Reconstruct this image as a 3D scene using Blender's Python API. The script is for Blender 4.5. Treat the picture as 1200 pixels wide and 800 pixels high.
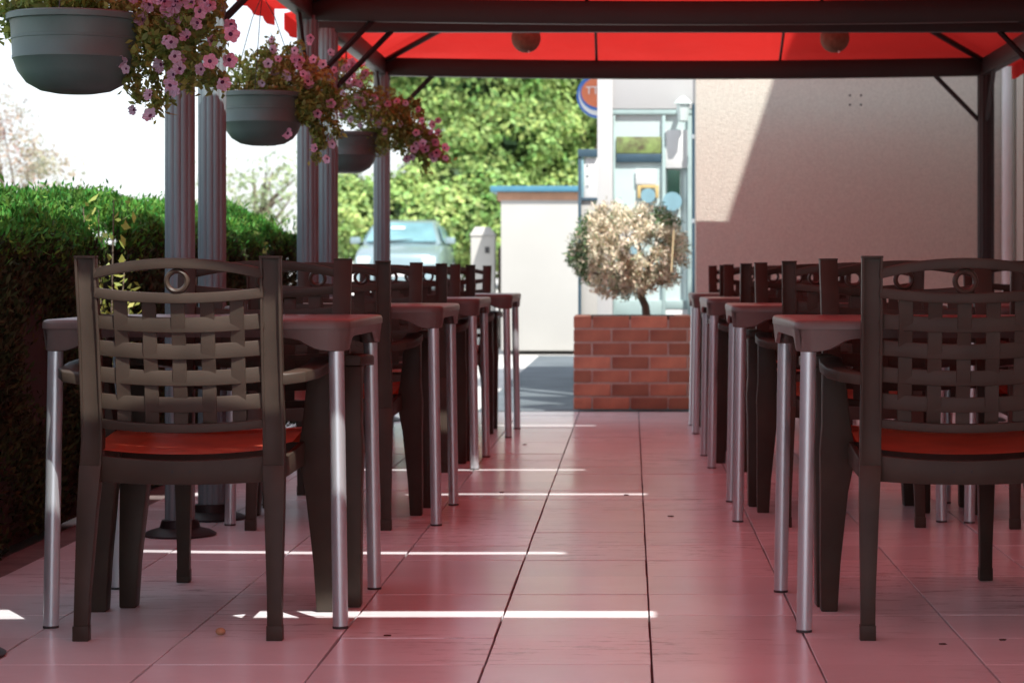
import bpy, bmesh, math, random
import numpy as np
from mathutils import Vector, Matrix
random.seed(7); RNG = np.random.default_rng(7)
PI = math.pi
for o in list(bpy.data.objects): bpy.data.objects.remove(o)
S = bpy.context.scene; C = S.collection
# ---------------------------------------------------------------- camera, sky, sun, exposure
cd = bpy.data.cameras.new('camera'); cam = bpy.data.objects.new('camera', cd); C.objects.link(cam)
cam.location = (0, 0, .85); cam.rotation_euler = (PI/2, 0, 0)
cd.sensor_width = 36; cd.lens = 81; cd.shift_x = -140/1200; cd.shift_y = -81/1200
cd.clip_start = .05; cd.clip_end = 900
cd.dof.use_dof = True; cd.dof.focus_distance = 6.0; cd.dof.aperture_fstop = 7.5
S.camera = cam
SUN = Vector((-.33, .58, -1)).normalized()
sd = bpy.data.lights.new('sun', 'SUN'); sd.energy = 3.3; sd.angle = math.radians(.5); sd.color = (1, .96, .90)
so = bpy.data.objects.new('sun', sd); C.objects.link(so); so.rotation_euler = SUN.to_track_quat('-Z', 'Y').to_euler()
W = bpy.data.worlds.new("World"); S.world = W; W.use_nodes = True
nt = W.node_tree; nt.nodes.clear()
sky = nt.nodes.new('ShaderNodeTexSky'); sky.sky_type = 'NISHITA'; sky.sun_disc = False
sky.sun_elevation = math.asin(-SUN.z); sky.sun_rotation = math.atan2(-SUN.x, -SUN.y)
mx = nt.nodes.new('ShaderNodeMixRGB'); mx.inputs[0].default_value = .66; mx.inputs[2].default_value = (5.9, 6.1, 6.6, 1)
bg = nt.nodes.new('ShaderNodeBackground'); bg.inputs[1].default_value = .1
wo = nt.nodes.new('ShaderNodeOutputWorld')
nt.links.new(sky.outputs[0], mx.inputs[1]); nt.links.new(mx.outputs[0], bg.inputs[0]); nt.links.new(bg.outputs[0], wo.inputs[0])
S.view_settings.view_transform = 'Standard'; S.view_settings.look = 'None'
S.view_settings.exposure = 1.08; S.view_settings.gamma = 1
S.render.film_transparent = False
S.cycles.max_bounces = 8; S.cycles.diffuse_bounces = 4; S.cycles.transparent_max_bounces = 8

# ---------------------------------------------------------------- materials
def mat(name, col, rough=.6, metal=0, var=0., nscale=8, bump=0., bscale=60, col2=None, coat=0, spec=.5, island=0, objrand=0, bdist=.004, stretch=None, trans=0):
    m = bpy.data.materials.new(name); m.use_nodes = True; n = m.node_tree; N = n.nodes; L = n.links
    b = N['Principled BSDF']; b.inputs['Roughness'].default_value = rough; b.inputs['Metallic'].default_value = metal
    b.inputs['Specular IOR Level'].default_value = spec; b.inputs['Coat Weight'].default_value = coat
    tc = N.new('ShaderNodeTexCoord'); mp = N.new('ShaderNodeMapping'); L.new(tc.outputs['Object'], mp.inputs[0])
    if stretch: mp.inputs['Scale'].default_value = stretch
    c2 = col2 or tuple(c*(1-var) for c in col)
    no = N.new('ShaderNodeTexNoise'); no.inputs['Scale'].default_value = nscale; no.inputs['Detail'].default_value = 6; L.new(mp.outputs[0], no.inputs[0])
    rp = N.new('ShaderNodeValToRGB'); rp.color_ramp.elements[0].position = .32; rp.color_ramp.elements[1].position = .68
    rp.color_ramp.elements[0].color = (*c2, 1); rp.color_ramp.elements[1].color = (*col, 1)
    L.new(no.outputs[0], rp.inputs[0]); out = rp.outputs[0]
    if island or objrand:
        hs = N.new('ShaderNodeHueSaturation'); L.new(out, hs.inputs['Color'])
        if island: g = N.new('ShaderNodeNewGeometry'); src = g.outputs['Random Per Island']; a = island
        else: g = N.new('ShaderNodeObjectInfo'); src = g.outputs['Random']; a = objrand
        mr = N.new('ShaderNodeMapRange'); mr.inputs[3].default_value = 1-a; mr.inputs[4].default_value = 1+a
        L.new(src, mr.inputs[0]); L.new(mr.outputs[0], hs.inputs['Value'])
        if island:
            m2 = N.new('ShaderNodeMapRange'); m2.inputs[3].default_value = .5+.03; m2.inputs[4].default_value = .5-.035
            mu = N.new('ShaderNodeMath'); mu.operation = 'MULTIPLY'; mu.inputs[1].default_value = 7.31
            fr = N.new('ShaderNodeMath'); fr.operation = 'FRACT'
            L.new(src, mu.inputs[0]); L.new(mu.outputs[0], fr.inputs[0]); L.new(fr.outputs[0], m2.inputs[0]); L.new(m2.outputs[0], hs.inputs['Hue'])
        out = hs.outputs[0]
    L.new(out, b.inputs['Base Color'])
    if bump:
        nb = N.new('ShaderNodeTexNoise'); nb.inputs['Scale'].default_value = bscale; nb.inputs['Detail'].default_value = 4; L.new(mp.outputs[0], nb.inputs[0])
        bp = N.new('ShaderNodeBump'); bp.inputs['Strength'].default_value = bump; bp.inputs['Distance'].default_value = bdist
        L.new(nb.outputs[0], bp.inputs['Height']); L.new(bp.outputs[0], b.inputs['Normal'])
    if trans:
        t = N.new('ShaderNodeBsdfTranslucent'); ms = N.new('ShaderNodeMixShader'); ms.inputs[0].default_value = trans
        L.new(out, t.inputs[0]); L.new(b.outputs[0], ms.inputs[1]); L.new(t.outputs[0], ms.inputs[2])
        L.new(ms.outputs[0], N['Material Output'].inputs[0])
    return m
M = {}
M['plastic'] = mat('brown_plastic', (.060, .046, .035), .44, var=.3, nscale=9, bump=.12, bscale=400, bdist=.001, spec=.22)
M['seat'] = mat('red_plastic', (.94, .21, .11), .42, var=.2, nscale=12, bump=.1, bscale=300, bdist=.001)
M['table'] = mat('taupe_table_plastic', (.15, .12, .11), .38, spec=.35, var=.2, nscale=14, bump=.15, bscale=260, bdist=.001)
M['alu'] = mat('brushed_aluminium', (.64, .71, .75), .34, metal=.65, var=.12, nscale=6, bump=.05, bscale=200, stretch=(8, 8, .5))
M['rubber'] = mat('grey_rubber', (.06, .06, .06), .7, var=.3)
M['post'] = mat('grey_painted_aluminium', (.19, .25, .27), .5, metal=.05, var=.2, nscale=5, stretch=(3, 3, .5), bump=.05)
M['beam'] = mat('dark_beam_and_shaded_post', (.016, .009, .009), .5, var=.3, nscale=4, bump=.05)
M['canopy'] = mat('red_canopy_fabric', (.75, .036, .030), .8, var=.12, nscale=1.6, bump=.6, bscale=3.5, bdist=.06, trans=.39, spec=.2)
M['grout'] = mat('dark_grout', (.17, .135, .13), .9, var=.4, nscale=9)
M['pot'] = mat('grey_green_pot', (.10, .16, .155), .5, var=.25, nscale=6, bump=.1, bscale=90)
M['petleaf'] = mat('petunia_leaves', (.36, .46, .13), .5, var=.35, nscale=7, island=.5, trans=.55)
M['petdry'] = mat('ochre_petunia_leaves', (.46, .38, .12), .6, var=.4, nscale=7, island=.4, trans=.5)
M['petal'] = mat('pink_petal', (.88, .54, .76), .5, var=.25, nscale=20, objrand=.3, trans=.55)
M['petalmauve'] = mat('mauve_petal', (.80, .66, .86), .5, var=.2, nscale=20, objrand=.2, trans=.55)
M['throat'] = mat('purple_throat', (.09, .01, .07), .6)
M['stem'] = mat('green_stem', (.14, .18, .05), .6, var=.3)
M['hedge'] = mat('thuja_green', (.10, .30, .045), .6, col2=(.05, .16, .025), nscale=3, spec=.25, island=.5, trans=.25)
M['hedgeoldshade'] = mat('old_shaded_thuja_scales', (.05, .085, .03), .75, col2=(.035, .028, .018), nscale=6, island=.5, spec=.15)  # brown old scales, made darker still for the hedge's shaded side
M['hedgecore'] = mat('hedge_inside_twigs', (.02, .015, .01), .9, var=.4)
M['shoot'] = mat('yellow_green_leaves', (.42, .50, .12), .5, var=.3, island=.3, trans=.35)
M['bark'] = mat('bark', (.20, .16, .12), .9, var=.5, nscale=15, bump=.6, bscale=30, bdist=.02)
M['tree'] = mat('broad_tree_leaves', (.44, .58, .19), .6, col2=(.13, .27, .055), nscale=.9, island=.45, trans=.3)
M['treeshade'] = mat('tree_inner_shade_leaves', (.04, .09, .025), .7, var=.4, nscale=1.5, island=.4)  # shade inside the crown, put into a darker leaf colour
M['palegreen'] = mat('pale_green_leaves', (.36, .44, .24), .6, var=.3, nscale=2, island=.3, trans=.35)
M['russet'] = mat('russet_leaves', (.42, .27, .24), .6, col2=(.36, .40, .26), nscale=2, island=.3, trans=.35)
M['dryleaf'] = mat('dried_tan_needles', (.94, .91, .75), .8, col2=(.68, .57, .40), nscale=9, island=.4, trans=.15)
M['greenneedle'] = mat('green_needles', (.12, .23, .09), .7, var=.4, nscale=9, island=.4)
M['soil'] = mat('dark_soil', (.05, .035, .025), .95, var=.4, bump=.5, bscale=40, bdist=.01)
M['mortar'] = mat('grey_mortar', (.66, .58, .51), .95, var=.25, nscale=20, bump=.3, bscale=150)
M['white'] = mat('white_render', (.60, .60, .60), .9, var=.07, nscale=1.5, bump=.25, bscale=80, bdist=.003)
M['shed'] = mat('cream_render', (.50, .49, .46), .9, var=.10, nscale=1.2, bump=.2, bscale=60)
M['orangeband'] = mat('orange_band', (.55, .30, .19), .85, var=.2)
M['bluemetal'] = mat('blue_metal', (.08, .25, .36), .45, var=.15)
M['bluegrey'] = mat('blue_grey_metal', (.05, .10, .14), .45, var=.2)
M['teal'] = mat('pale_teal_frame', (.42, .55, .54), .4, var=.15)
M['asphalt'] = mat('grey_blue_asphalt', (.13, .155, .17), .9, col2=(.08, .10, .11), nscale=2.5, bump=.6, bscale=45, bdist=.015)
M['ground'] = mat('pale_paving', (.58, .57, .54), .9, var=.15, nscale=.6, bump=.2)
M['housewall'] = mat('cream_house_wall', (.66, .61, .53), .9, var=.1, nscale=1.5, bump=.3, bscale=100)
M['eave'] = mat('brown_eave', (.15, .10, .07), .8, var=.2)
M['whitepvc'] = mat('white_pvc', (.75, .75, .74), .35, var=.05)
M['carpaint'] = mat('silver_blue_car_paint', (.27, .37, .40), .3, metal=.3, var=.05, coat=.6)
M['paper'] = mat('white_paper', (.78, .79, .78), .8, var=.05)
M['papergrey'] = mat('grey_print', (.45, .47, .48), .8)
M['orange'] = mat('orange_enamel', (.72, .20, .09), .5, var=.08)
M['blue'] = mat('blue_enamel', (.05, .17, .52), .45, var=.1)
M['skyblue'] = mat('light_blue_plastic', (.26, .46, .54), .5, var=.15)
M['yellow'] = mat('ochre_print', (.62, .46, .20), .7)
M['brownball'] = mat('wicker_brown', (.22, .13, .08), .8, var=.4, nscale=40, bump=.8, bscale=90, bdist=.006)
M['cord'] = mat('black_cord', (.02, .02, .02), .6)
M['straw'] = mat('straw_cane', (.65, .55, .32), .7, var=.2)
M['pebble'] = mat('orange_pebble', (.55, .32, .18), .8, var=.3, nscale=60)
M['crumb'] = mat('dead_leaf', (.06, .03, .02), .9)
M['light'] = mat('frosted_lamp', (.66, .76, .74), .25, var=.05)
M['picture'] = mat('foliage_reflection_paint', (.30, .42, .14), .4, col2=(.12, .10, .06), nscale=16)  # flat colours for greenery mirrored in the door glass
M['darkgreen'] = mat('dark_green_panel', (.02, .07, .05), .4, var=.6, nscale=6)
def glass_mat(name, tint, mixv, rough=.03):
    m = bpy.data.materials.new(name); m.use_nodes = True; N = m.node_tree.nodes; L = m.node_tree.links; N.remove(N['Principled BSDF'])
    g = N.new('ShaderNodeBsdfGlossy'); g.inputs['Roughness'].default_value = rough
    t = N.new('ShaderNodeBsdfTransparent'); t.inputs[0].default_value = (*tint, 1)
    f = N.new('ShaderNodeFresnel'); f.inputs[0].default_value = 1.5
    a = N.new('ShaderNodeMath'); a.operation = 'ADD'; a.inputs[1].default_value = mixv; a.use_clamp = True
    s = N.new('ShaderNodeMixShader'); L.new(f.outputs[0], a.inputs[0]); L.new(a.outputs[0], s.inputs[0])
    L.new(t.outputs[0], s.inputs[1]); L.new(g.outputs[0], s.inputs[2]); L.new(s.outputs[0], N['Material Output'].inputs[0]); return m
M['glass'] = mat('frosted_teal_glass', (.62, .76, .75), .15, var=.15, nscale=2.5, spec=.8)
M['carglass'] = mat('car_glass', (.20, .38, .43), .12, var=.3, nscale=2, spec=.8)
# brick: per object tint + burnt patches
def brick_mat():
    m = mat('brick_red', (.60, .27, .17), .85, col2=(.38, .16, .11), nscale=7, bump=.5, bscale=120, objrand=.3, bdist=.003); return m
M['brick'] = brick_mat()
# roughcast wall
M['roughcast'] = mat('beige_roughcast', (.76, .73, .64), .95, col2=(.66, .63, .55), nscale=90, bump=.9, bscale=190, bdist=.006)
# tile
def tile_mat():
    m = mat('stone_tile', (.80, .79, .82), .30, col2=(.73, .72, .75), nscale=3.5, bump=.12, bscale=22, objrand=.085, bdist=.003, spec=.45)
    N = m.node_tree.nodes; L = m.node_tree.links; b = N['Principled BSDF']
    src = b.inputs['Base Color'].links[0].from_socket
    g = N.new('ShaderNodeNewGeometry'); mp = N.new('ShaderNodeMapping'); mp.inputs['Scale'].default_value = (1.2, 5.5, 1); L.new(g.outputs['Position'], mp.inputs[0])
    # scuffs: thin dark smears of dirt lying on the floor
    n1 = N.new('ShaderNodeTexNoise'); n1.inputs['Scale'].default_value = 5.5; n1.inputs['Detail'].default_value = 9; n1.inputs['Roughness'].default_value = .75; L.new(mp.outputs[0], n1.inputs[0])
    n2 = N.new('ShaderNodeTexNoise'); n2.inputs['Scale'].default_value = .9; L.new(g.outputs['Position'], n2.inputs[0])
    r1 = N.new('ShaderNodeMapRange'); r1.inputs[1].default_value = .53; r1.inputs[2].default_value = .61; L.new(n1.outputs[0], r1.inputs[0])
    r2 = N.new('ShaderNodeMapRange'); r2.inputs[1].default_value = .47; r2.inputs[2].default_value = .60; L.new(n2.outputs[0], r2.inputs[0])
    mu = N.new('ShaderNodeMath'); mu.operation = 'MULTIPLY'; L.new(r1.outputs[0], mu.inputs[0]); L.new(r2.outputs[0], mu.inputs[1])
    mm = N.new('ShaderNodeMath'); mm.operation = 'MULTIPLY'; mm.inputs[1].default_value = .65; L.new(mu.outputs[0], mm.inputs[0])
    x = N.new('ShaderNodeMixRGB'); x.inputs[2].default_value = (.16, .11, .10, 1); L.new(mm.outputs[0], x.inputs[0]); L.new(src, x.inputs[1]); L.new(x.outputs[0], b.inputs['Base Color'])
    rr = N.new('ShaderNodeMapRange'); rr.inputs[3].default_value = .13; rr.inputs[4].default_value = .32; L.new(n2.outputs[0], rr.inputs[0]); L.new(rr.outputs[0], b.inputs['Roughness'])
    return m
M['tile'] = tile_mat()

# ---------------------------------------------------------------- helpers
def tag(o, label=None, cat=None, group=None, kind=None):
    if label: o['label'] = label
    if cat: o['category'] = cat
    if group: o['group'] = group
    if kind: o['kind'] = kind
    return o
def thing(name, label, cat, loc=(0, 0, 0), rz=0, group=None):
    o = bpy.data.objects.new(name, None); C.objects.link(o); o.location = loc; o.rotation_euler = (0, 0, rz); o.empty_display_size = .1
    return tag(o, label, cat, group)
def link(name, me, m, parent=None):
    o = bpy.data.objects.new(name, me); C.objects.link(o)
    if m and not me.materials: me.materials.append(m)
    if parent: o.parent = parent
    return o
class MB:
    def __init__(s): s.bm = bmesh.new()
    def box(s, c, d, rot=None):
        r = bmesh.ops.create_cube(s.bm, size=1); mtx = Matrix.Translation(c) @ (rot or Matrix.Identity(4)) @ Matrix.Diagonal((*d, 1))
        bmesh.ops.transform(s.bm, matrix=mtx, verts=r['verts']); return s
    def loft(s, rings, closed=True, caps=True):
        R = [[s.bm.verts.new(p) for p in r] for r in rings]; n = len(R[0])
        for a, b in zip(R, R[1:]):
            for i in range(n if closed else n-1):
                j = (i+1) % n; s.bm.faces.new((a[i], a[j], b[j], b[i]))
        if caps and closed:
            s.bm.faces.new(list(reversed(R[0]))); s.bm.faces.new(R[-1])
        return s
    def tube(s, pts, r, n=10, caps=True):
        pts = [Vector(p) for p in pts]; rs = r if isinstance(r, (list, tuple)) else [r]*len(pts); rings = []
        up = Vector((0, 0, 1))
        for i, p in enumerate(pts):
            t = (pts[min(i+1, len(pts)-1)]-pts[max(i-1, 0)]).normalized()
            a = t.cross(up if abs(t.z) < .95 else Vector((1, 0, 0))).normalized(); b = a.cross(t)
            rings.append([p+(a*math.cos(2*PI*k/n)+b*math.sin(2*PI*k/n))*rs[i] for k in range(n)])
        return s.loft(rings, caps=caps)
    def lathe(s, prof, n=32, c=(0, 0, 0), caps=True):
        return s.loft([[(c[0]+r*math.cos(2*PI*k/n), c[1]+r*math.sin(2*PI*k/n), c[2]+z) for k in range(n)] for r, z in prof], caps=caps)
    def poly(s, pts):
        s.bm.faces.new([s.bm.verts.new(p) for p in pts]); return s
    def prism(s, pts, off):
        off = Vector(off); a = [Vector(p) for p in pts]; return s.loft([a, [p+off for p in a]])
    def sphere(s, c, r, seg=20):
        g = bmesh.ops.create_uvsphere(s.bm, u_segments=seg, v_segments=seg//2, radius=1)
        rr = r if isinstance(r, (tuple, list)) else (r, r, r)
        bmesh.ops.transform(s.bm, matrix=Matrix.Translation(c) @ Matrix.Diagonal((*rr, 1)), verts=g['verts']); return s
    def mesh(s, name, bevel=0, seg=2, smooth=True, ang=40):
        bmesh.ops.recalc_face_normals(s.bm, faces=s.bm.faces)
        if bevel:
            ed = [e for e in s.bm.edges if len(e.link_faces) == 2 and e.calc_face_angle(0) > math.radians(35)]
            bmesh.ops.bevel(s.bm, geom=ed, offset=bevel, segments=seg, affect='EDGES', profile=.5, clamp_overlap=True)
        me = bpy.data.meshes.new(name); s.bm.to_mesh(me); s.bm.free()
        if smooth:
            me.shade_smooth(); me.set_sharp_from_angle(angle=math.radians(ang))
        return me
    def build(s, name, m, parent=None, bevel=0, **k):
        return link(name, s.mesh(name, bevel, **k), m, parent)
def copy_tree(o, parent=None):
    c = o.copy(); C.objects.link(c)
    if parent: c.parent = parent
    for ch in list(o.children): copy_tree(ch, c)
    return c
def quads(name, P, F, m, parent=None):
    me = bpy.data.meshes.new(name); n = len(P); me.vertices.add(n); me.vertices.foreach_set('co', np.asarray(P, np.float32).ravel())
    k = len(F); me.loops.add(k*4); me.loops.foreach_set('vertex_index', np.asarray(F, np.int32).ravel())
    me.polygons.add(k); me.polygons.foreach_set('loop_start', np.arange(k, dtype=np.int32)*4); me.update(calc_edges=True); me.validate()
    return link(name, me, m, parent)
def leaves(name, cen, size, m, parent=None, aspect=.5, nrm=None, jitter=1.0, bend=.25, face=None):
    """diamond leaves, 4 verts each; cen Nx3, size N"""
    n = len(cen); size = np.broadcast_to(size, (n,))
    d = RNG.normal(size=(n, 3))*jitter + (0 if nrm is None else nrm); d /= np.linalg.norm(d, axis=1)[:, None]+1e-9
    if face is not None:
        face = face/(np.linalg.norm(face, axis=1)[:, None]+1e-9); d = np.cross(face, d); d /= np.linalg.norm(d, axis=1)[:, None]+1e-9
    e = np.cross(d, RNG.normal(size=(n, 3)) if face is None else face); e /= np.linalg.norm(e, axis=1)[:, None]+1e-9
    f = np.cross(d, e); s = size[:, None]
    P = np.stack([cen-d*s*.5, cen+e*s*.5*aspect+f*s*bend*.3, cen+d*s*.5, cen-e*s*.5*aspect+f*s*bend*.3], 1).reshape(-1, 3)
    return quads(name, P, np.arange(n*4).reshape(n, 4), m, parent)
def blob(n, c, r, hollow=.0):
    v = RNG.normal(size=(n, 3)); v /= np.linalg.norm(v, axis=1)[:, None]
    q = RNG.random(n)**(1/3); q = hollow+(1-hollow)*q
    return np.array(c)+v*q[:, None]*np.array(r)
def px(x, y, z):   # photograph pixel at depth z -> world
    s = 2700/z; return Vector(((x-740)/s, z, .85-(y-319)/s))

# ---------------------------------------------------------------- ground
def sheet(name, pts_rows, m, kind='structure'):
    nr, nc = len(pts_rows), len(pts_rows[0]); P = [p for r in pts_rows for p in r]
    F = [(i*nc+j, i*nc+j+1, (i+1)*nc+j+1, (i+1)*nc+j) for i in range(nr-1) for j in range(nc-1)]
    o = quads(name, P, F, m); o['kind'] = kind; return o
ys = [-300, -20, 14.1, 24, 30, 36, 42, 60, 120, 700]
hz = [-.05, -.05, -.05, -.05, .08, .28, .45, .6, .8, 1.2]
sheet('ground', [[(x, y, h) for x in (-500, -60, -20, 20, 60, 500)] for y, h in zip(ys, hz)], M['ground'])
sheet('asphalt', [[(x, y, -.03) for x in (-.98, .5, 3, 9)] for y in (14.11, 18, 24.4)], M['asphalt'])
MB().box((.6, 5.55, -.028), (5.0, 17.1, .03)).build('terrace_slab', M['grout']).__setitem__('kind', 'structure')
fl = thing('terrace_floor', 'terrace floor of pale square tiles', 'floor'); del fl['category']; fl['kind'] = 'structure'
T = .3613; x0 = -1.763; y0 = 5.36
def tile_mesh(d=.0045):
    return MB().box((0, 0, -.006), (T-d, .3595, .012)).mesh('tile', bevel=.0008, seg=1)
tm = [tile_mesh(.005) for _ in range(1)][0]
fb = bmesh.new()
for j in range(-22, 25):
    yc = y0+(j+.5)*.3625
    if yc+.18 > 14.12: continue
    for i in range(0, 12):
        xc = x0+(i+.5)*T
        if 4.2 < yc < 10.2:
            t = link('tile', tm, M['tile'], fl)
            t.location = (xc+random.uniform(-.0008, .0008), yc, random.uniform(-.0008, .0008)); t.rotation_euler = (random.uniform(-.002, .002), random.uniform(-.002, .002), random.choice((0, PI)))
        else:
            r = bmesh.ops.create_cube(fb, size=1)
            bmesh.ops.transform(fb, matrix=Matrix.Translation((xc, yc, -.006+random.uniform(-.0008, .0008))) @ Matrix.Diagonal((T-.006, .3625-.006, .012, 1)), verts=r['verts'])
me = bpy.data.meshes.new('far_tiles'); fb.to_mesh(me); fb.free()
link('far_tiles', me, M['tile'], fl)['kind'] = 'stuff'

# ---------------------------------------------------------------- chair
def chair_proto():
    t = thing('armchair', 'x', 'chair'); pm = M['plastic']
    yb = lambda h: -.17-.075*max(0, (h-.45)/.45)**1.2     # lean of the back
    bow = lambda x: -.028*(1-(x/.21)**2)
    def chan(x, y, w, d, rec):   # ring with a recess of depth rec, open toward -y
        a = w/2; th = .0055
        return [(x-a, y+d/2), (x+a, y+d/2), (x+a, y-d/2), (x+a-th, y-d/2), (x+a-th, y-d/2+rec), (x-a+th, y-d/2+rec), (x-a+th, y-d/2), (x-a, y-d/2)]
    for s in (-1, 1):
        rings = []
        for h, x, y, w, d in ((0, .223, -.24, .033, .028), (.10, .222, -.232, .034, .030), (.30, .217, -.20, .045, .036), (.40, .213, -.18, .050, .040)):
            a, b = w/2, d/2; cx = s*x
            rings.append([(cx-a, y-b, h), (cx+a, y-b, h), (cx+a, y+b, h), (cx-a, y+b, h)])
        mb = MB().loft(rings)
        rings = [[(p[0], p[1], h) for p in chan(s*x, yb(h) if h > .41 else -.178, w, d, rc)] for h, x, w, d, rc in ((.399, .2128, .0495, .0395, .0004), (.46, .2115, .049, .039, .001), (.55, .211, .0485, .037, .006), (.7, .211, .048, .034, .010), (.883, .213, .048, .030, .012))]
        mb.loft(rings)
        a = .0245; h = .8835; y = yb(.883)
        mb.box((s*.213, y, .8855), (.050, .032, .005))
        # foot block
        mb.box((s*.223, -.24, .018), (.0365, .031, .034))
        mb.build('leg', pm, t, bevel=.0018)
    for s in (-1, 1):
        rings = []
        for h, x, y, w, d in ((0, .284, .23, .042, .055), (.12, .281, .228, .05, .06), (.30, .272, .215, .068, .066), (.40, .264, .20, .088, .07), (.47, .268, .195, .07, .07), (.61, .276, .185, .055, .068)):
            a, b = w/2, d/2; cx = s*x
            rings.append([(cx-a, y-b, h), (cx+a, y-b, h), (cx+a, y+b, h), (cx-a, y+b, h)])
        MB().loft(rings).build('leg', pm, t, bevel=.004)
        rings = []
        for x, y, z, w in ((.225, -.195, .600, .030), (.262, -.17, .606, .046), (.284, -.10, .612, .052), (.290, .03, .620, .056), (.284, .15, .626, .058), (.276, .222, .624, .052)):
            a = w/2; rings.append([(s*x-a, y, z-.013), (s*x+a, y, z-.013), (s*x+a, y, z+.012), (s*x+a*.4, y, z+.015), (s*x-a*.4, y, z+.015), (s*x-a, y, z+.012)])
        MB().loft(rings).build('armrest', pm, t, bevel=.003)
    def rail(name, h, drop, hh, th, off=0, xs=.196, n=13, m=pm):
        rings = []
        for k in range(n):
            x = -xs+2*xs*k/(n-1); z = h+drop*(1-(x/.21)**2); y = yb(h)+bow(x)+off
            rings.append([(x, y-th/2, z-hh/2), (x, y+th/2, z-hh/2), (x, y+th/2, z+hh/2), (x, y-th/2, z+hh/2)])
        return MB().loft(rings).build(name, m, t, bevel=.002)
    rail('top_rail', .843, .028, .024, .024); rail('lower_rail', .805, -.015, .024, .022)
    rail('bottom_rail', .500, -.013, .021, .024)
    for i, h in enumerate((.739, .677, .615, .553)): rail('slat', h, -.011, .036, .006)
    cx = (-.134, -.067, 0, .067, .134)
    hs = (.795, .765, .739, .708, .677, .646, .615, .584, .553, .52, .498)
    sg = (0, .4, 1, 0, -1, 0, 1, 0, -1, -.4, 0)
    for i, x in enumerate(cx):
        rings = []
        for h, q in zip(hs, sg):
            q2 = q*(1 if i % 2 else -1); z = h-.011*(1-(x/.21)**2); y = yb(h)+bow(x)+q2*.0035
            rings.append([(x-.0165, y-.002, z), (x+.0165, y-.002, z), (x+.0165, y+.002, z), (x-.0165, y+.002, z)])
        MB().loft(rings).build('strap', pm, t, bevel=.001, seg=1)
    # ring between the two upper rails
    n, k = 28, 8; rings = []; yc = yb(.83)+bow(0)
    for a in range(n):
        th = 2*PI*a/n; rr = []
        for b in range(k):
            ph = 2*PI*b/k; R = .0235+.0065*math.cos(ph); rr.append((R*math.cos(th), yc+.010*math.sin(ph), .8295+R*math.sin(th)))
        rings.append(rr)
    rings.append(rings[0]); MB().loft(rings, caps=False).build('ring', pm, t)
    # seat
    rows = []
    for j, (y, z) in enumerate(((-.185, .437), (-.12, .437), (0, .442), (.12, .452), (.19, .458), (.222, .448), (.232, .425))):
        row = []
        for k in range(13):
            x = -.232+.464*k/12; w = 1 if y > -.1 else .86; row.append((x*w, y, z-.012*(1-(x/.232)**2)))
        rows.append(row)
    mb = MB(); top = [[mb.bm.verts.new(p) for p in r] for r in rows]
    for a, b in zip(top, top[1:]):
        for i in range(12): mb.bm.faces.new((a[i], a[i+1], b[i+1], b[i]))
    bmesh.ops.solidify(mb.bm, geom=mb.bm.faces[:], thickness=.014); mb.build('seat', M['seat'], t)
    # aprons
    rings = []
    for k in range(11):
        x = -.192+.384*k/10; q = 1-(x/.2)**2; y = -.18-.02*q
        rings.append([(x, y-.008, .362-.006*q), (x, y+.008, .362-.006*q), (x, y+.008, .424-.012*q), (x, y-.008, .424-.012*q)])
    mb = MB().loft(rings)
    mb.build('rear_apron', pm, t, bevel=.003)
    MB().box((0, .205, .400), (.46, .02, .05)).build('front_apron', pm, t, bevel=.003)
    for s in (-1, 1):
        MB().prism([(s*.225, -.17, .37), (s*.225, .20, .37), (s*.225, .20, .43), (s*.225, -.17, .415)], (s*.014, 0, 0)).build('side_apron', pm, t, bevel=.002)
    for x in (-.02, .021):
        MB().tube([(x, -.209, .387), (x, -.2035, .387)], .0035, 8).build('screw', M['cord'], t)
    return t
chair = chair_proto()
GC = 'brown plastic armchairs tucked under the cafe tables'
chairs = [   # x, rear-foot y, facing (+1 away from viewer), label
 (-1.05, 5.325, 1, 'nearest brown armchair on the hedge side, woven back to the viewer, sun patches on it'),
 (-1.00, 6.34, -1, 'brown armchair behind the nearest hedge-side table, facing the viewer and lit bluish through the slats'),
 (-1.035, 7.60, 1, 'brown armchair with its back to the viewer at the second hedge-side table'),
 (-1.03, 8.80, -1, 'brown armchair on the far side of the second hedge-side table, facing the viewer'),
 (-1.03, 9.78, 1, 'brown armchair with its back to the viewer at the third hedge-side table'),
 (-1.04, 10.88, -1, 'brown armchair on the far side of the third hedge-side table, facing the viewer'),
 (-1.03, 11.66, 1, 'brown armchair with its back to the viewer at the farthest hedge-side table'),
 (-1.03, 13.0, -1, 'brown armchair facing the viewer beyond the farthest hedge-side table'),
 (.775, 5.325, 1, 'nearest brown armchair on the wall side, back to the viewer, cut by the picture edge'),
 (.765, 6.36, -1, 'brown armchair facing the viewer behind the nearest wall-side table'),
 (.745, 7.69, 1, 'brown armchair, back to the viewer, at the second table beside the aisle, wall side'),
 (.72, 8.87, -1, 'brown armchair facing the viewer beyond the second table beside the aisle, wall side'),
 (.69, 9.83, 1, 'brown armchair with its back to the viewer at the third wall-side table'),
 (.67, 11.0, -1, 'brown armchair facing the viewer beyond the third wall-side table'),
 (.69, 11.95, 1, 'brown armchair with its back to the viewer at the farthest wall-side table'),
 (.67, 13.15, -1, 'brown armchair facing the viewer beyond the farthest wall-side table'),
 (1.50, 7.62, 1, 'brown armchair with its back to the viewer at the extra table against the house wall'),
 (1.50, 8.82, -1, 'brown armchair facing the viewer behind the extra table against the house wall'),
]
for i, (x, yr, f, lab) in enumerate(chairs):
    o = chair if i == 0 else copy_tree(chair)
    o.location = (x, yr+.24*f, 0); o.rotation_euler = (0, 0, (0 if f > 0 else PI)+(random.uniform(-.045, .045) if i else .012))
    tag(o, lab, 'chair', GC)

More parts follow.
